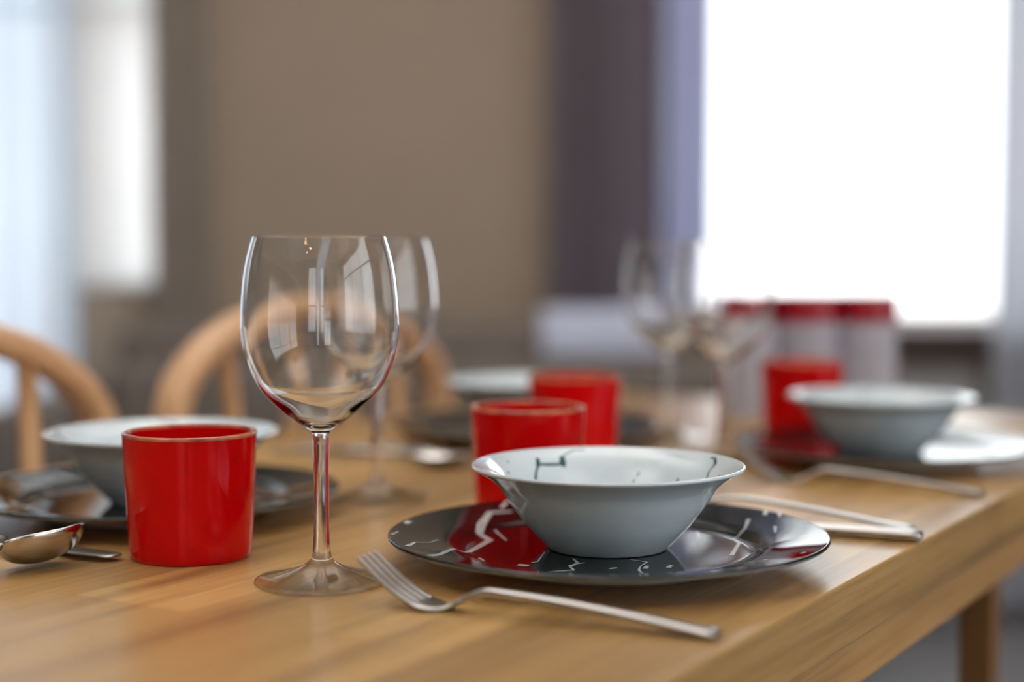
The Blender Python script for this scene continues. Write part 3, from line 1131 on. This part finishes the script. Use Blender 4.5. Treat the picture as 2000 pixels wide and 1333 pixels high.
f = put(fork, -0.0800, 0.8520, 180 - 24.7, 'steel fork in front of the nearest plate, tines beside the front wine glass', 'steel cutlery', first=True)
put(fork, 0.1899, 1.3116, 180 - 27.8, 'blurred steel fork in front of the far right plate', 'steel cutlery')
put(knife, 0.0728, 1.1146, 180 - 23.6, 'steel knife behind the nearest plate, flat beside a spoon', 'steel cutlery', first=True)
put(spoon, 0.0893, 1.1410, 180 - 24.6, 'steel spoon behind the nearest plate, outside the knife', 'steel cutlery', 0.0012, first=True)
put(knife, -0.2440, 0.9618, -32.0, 'steel knife at the left, its blade tip beside the nearest red tumbler', 'steel cutlery')
sp = put(spoon, -0.2610, 0.9640, 52.0, 'steel spoon at the left edge lying across the knife, bowl towards the plate', 'steel cutlery', 0.0088)
sp.rotation_euler = (R(-34), R(-2.5), R(54))
put(knife, -0.0080, 1.4006, -24.7, 'blurred steel knife in front of the farthest plate', 'steel cutlery')
put(spoon, -0.0380, 1.3740, -24.7, 'blurred steel spoon in front of the farthest plate, outside the knife', 'steel cutlery', 0.0012)
put(knife, 0.3900, 1.5767, 180 - 24.7, 'blurred steel knife behind the far right plate', 'steel cutlery')
put(spoon, 0.4020, 1.6070, 180 - 24.7, 'blurred steel spoon behind the far right plate, outside the knife', 'steel cutlery', 0.0012)

for o in [jar]:
    o.scale = (1.08, 1.08, 1)
JG = 'pale glass jars with dark red lids at the far end of the table'
put(jar, 0.2730, 1.816, 0, 'pale fluted glass jar with dark red lid, seen through the blurred wine glasses', JG, first=True)
put(jar, 0.3420, 1.816, 20, 'pale fluted glass jar with dark red lid directly above the blurred red tumbler', JG)
put(jar, 0.4110, 1.820, 40, 'pale fluted glass jar with dark red lid, rightmost of the three jars', JG)

for i, (lx, ly, lz, lw) in enumerate(FILL_LIGHTS):  # bowls and wires made up to carry the added fill lights
    cl = empty('fill_uplighter', (lx, ly, lz), 0, ('added unseen fill light in a white hanging bowl in front of the sofa', 'added unseen fill light in a white hanging bowl beside the left wall', 'added unseen fill light in a white hanging bowl beside the right wall')[i], 'lamp')
    lathe('shade', spline([(0, 0), (.08, .004), (.15, .03), (.205, .085)], 6) + spline([(.199, .085), (.145, .034), (.08, .010), (0, .006)], 6), M['frame'], cl, 48)
    for k in range(3):
        a = 2 * PI * k / 3
        path_loft('wire', [(.2 * math.cos(a), .2 * math.sin(a), .08), (.1 * math.cos(a), .1 * math.sin(a), .30), (.004 * math.cos(a), .004 * math.sin(a), ZC - lz - .03)], (0.3, 1, 0.1), .0012, .0012, M['frame'], cl, 8, 2)
    lathe('canopy', [(0, ZC - lz - .035), (.04, ZC - lz - .03), (.045, ZC - lz)], M['frame'], cl, 32)

# ------------------------------------------------------------------ ceiling lamp (out of the picture, lights the near side)
lamp = empty('ceiling_lamp', (-0.55, -0.9, ZC), 0, 'brass ceiling lamp with three small warm bulbs', 'lamp')
lathe('canopy', [(0, 0), (.05, 0), (.05, -.02), (0, -.03)][::-1], M['brass'], lamp, 32)
path_loft('rod', [(0, 0, -.02), (0, 0, -.25), (0, 0, -.48)], (0, 1, 0), .006, .006, M['brass'], lamp, 12, 2)
for k in range(3):
    a = 2 * PI * k / 3
    e = (0.16 * math.cos(a), 0.16 * math.sin(a), -.50)
    path_loft('arm', [(0, 0, -.48), (e[0] * .5, e[1] * .5, -.50), e], (0, 0, 1), .005, .005, M['brass'], lamp, 12, 2)
    lathe('bulb', [(0, -.030), (.012, -.027), (.018, -.018), (.018, -.008), (.010, .004), (0, .006)], M['bulb'], lamp, 24).location = (e[0], e[1], e[2] - .01)
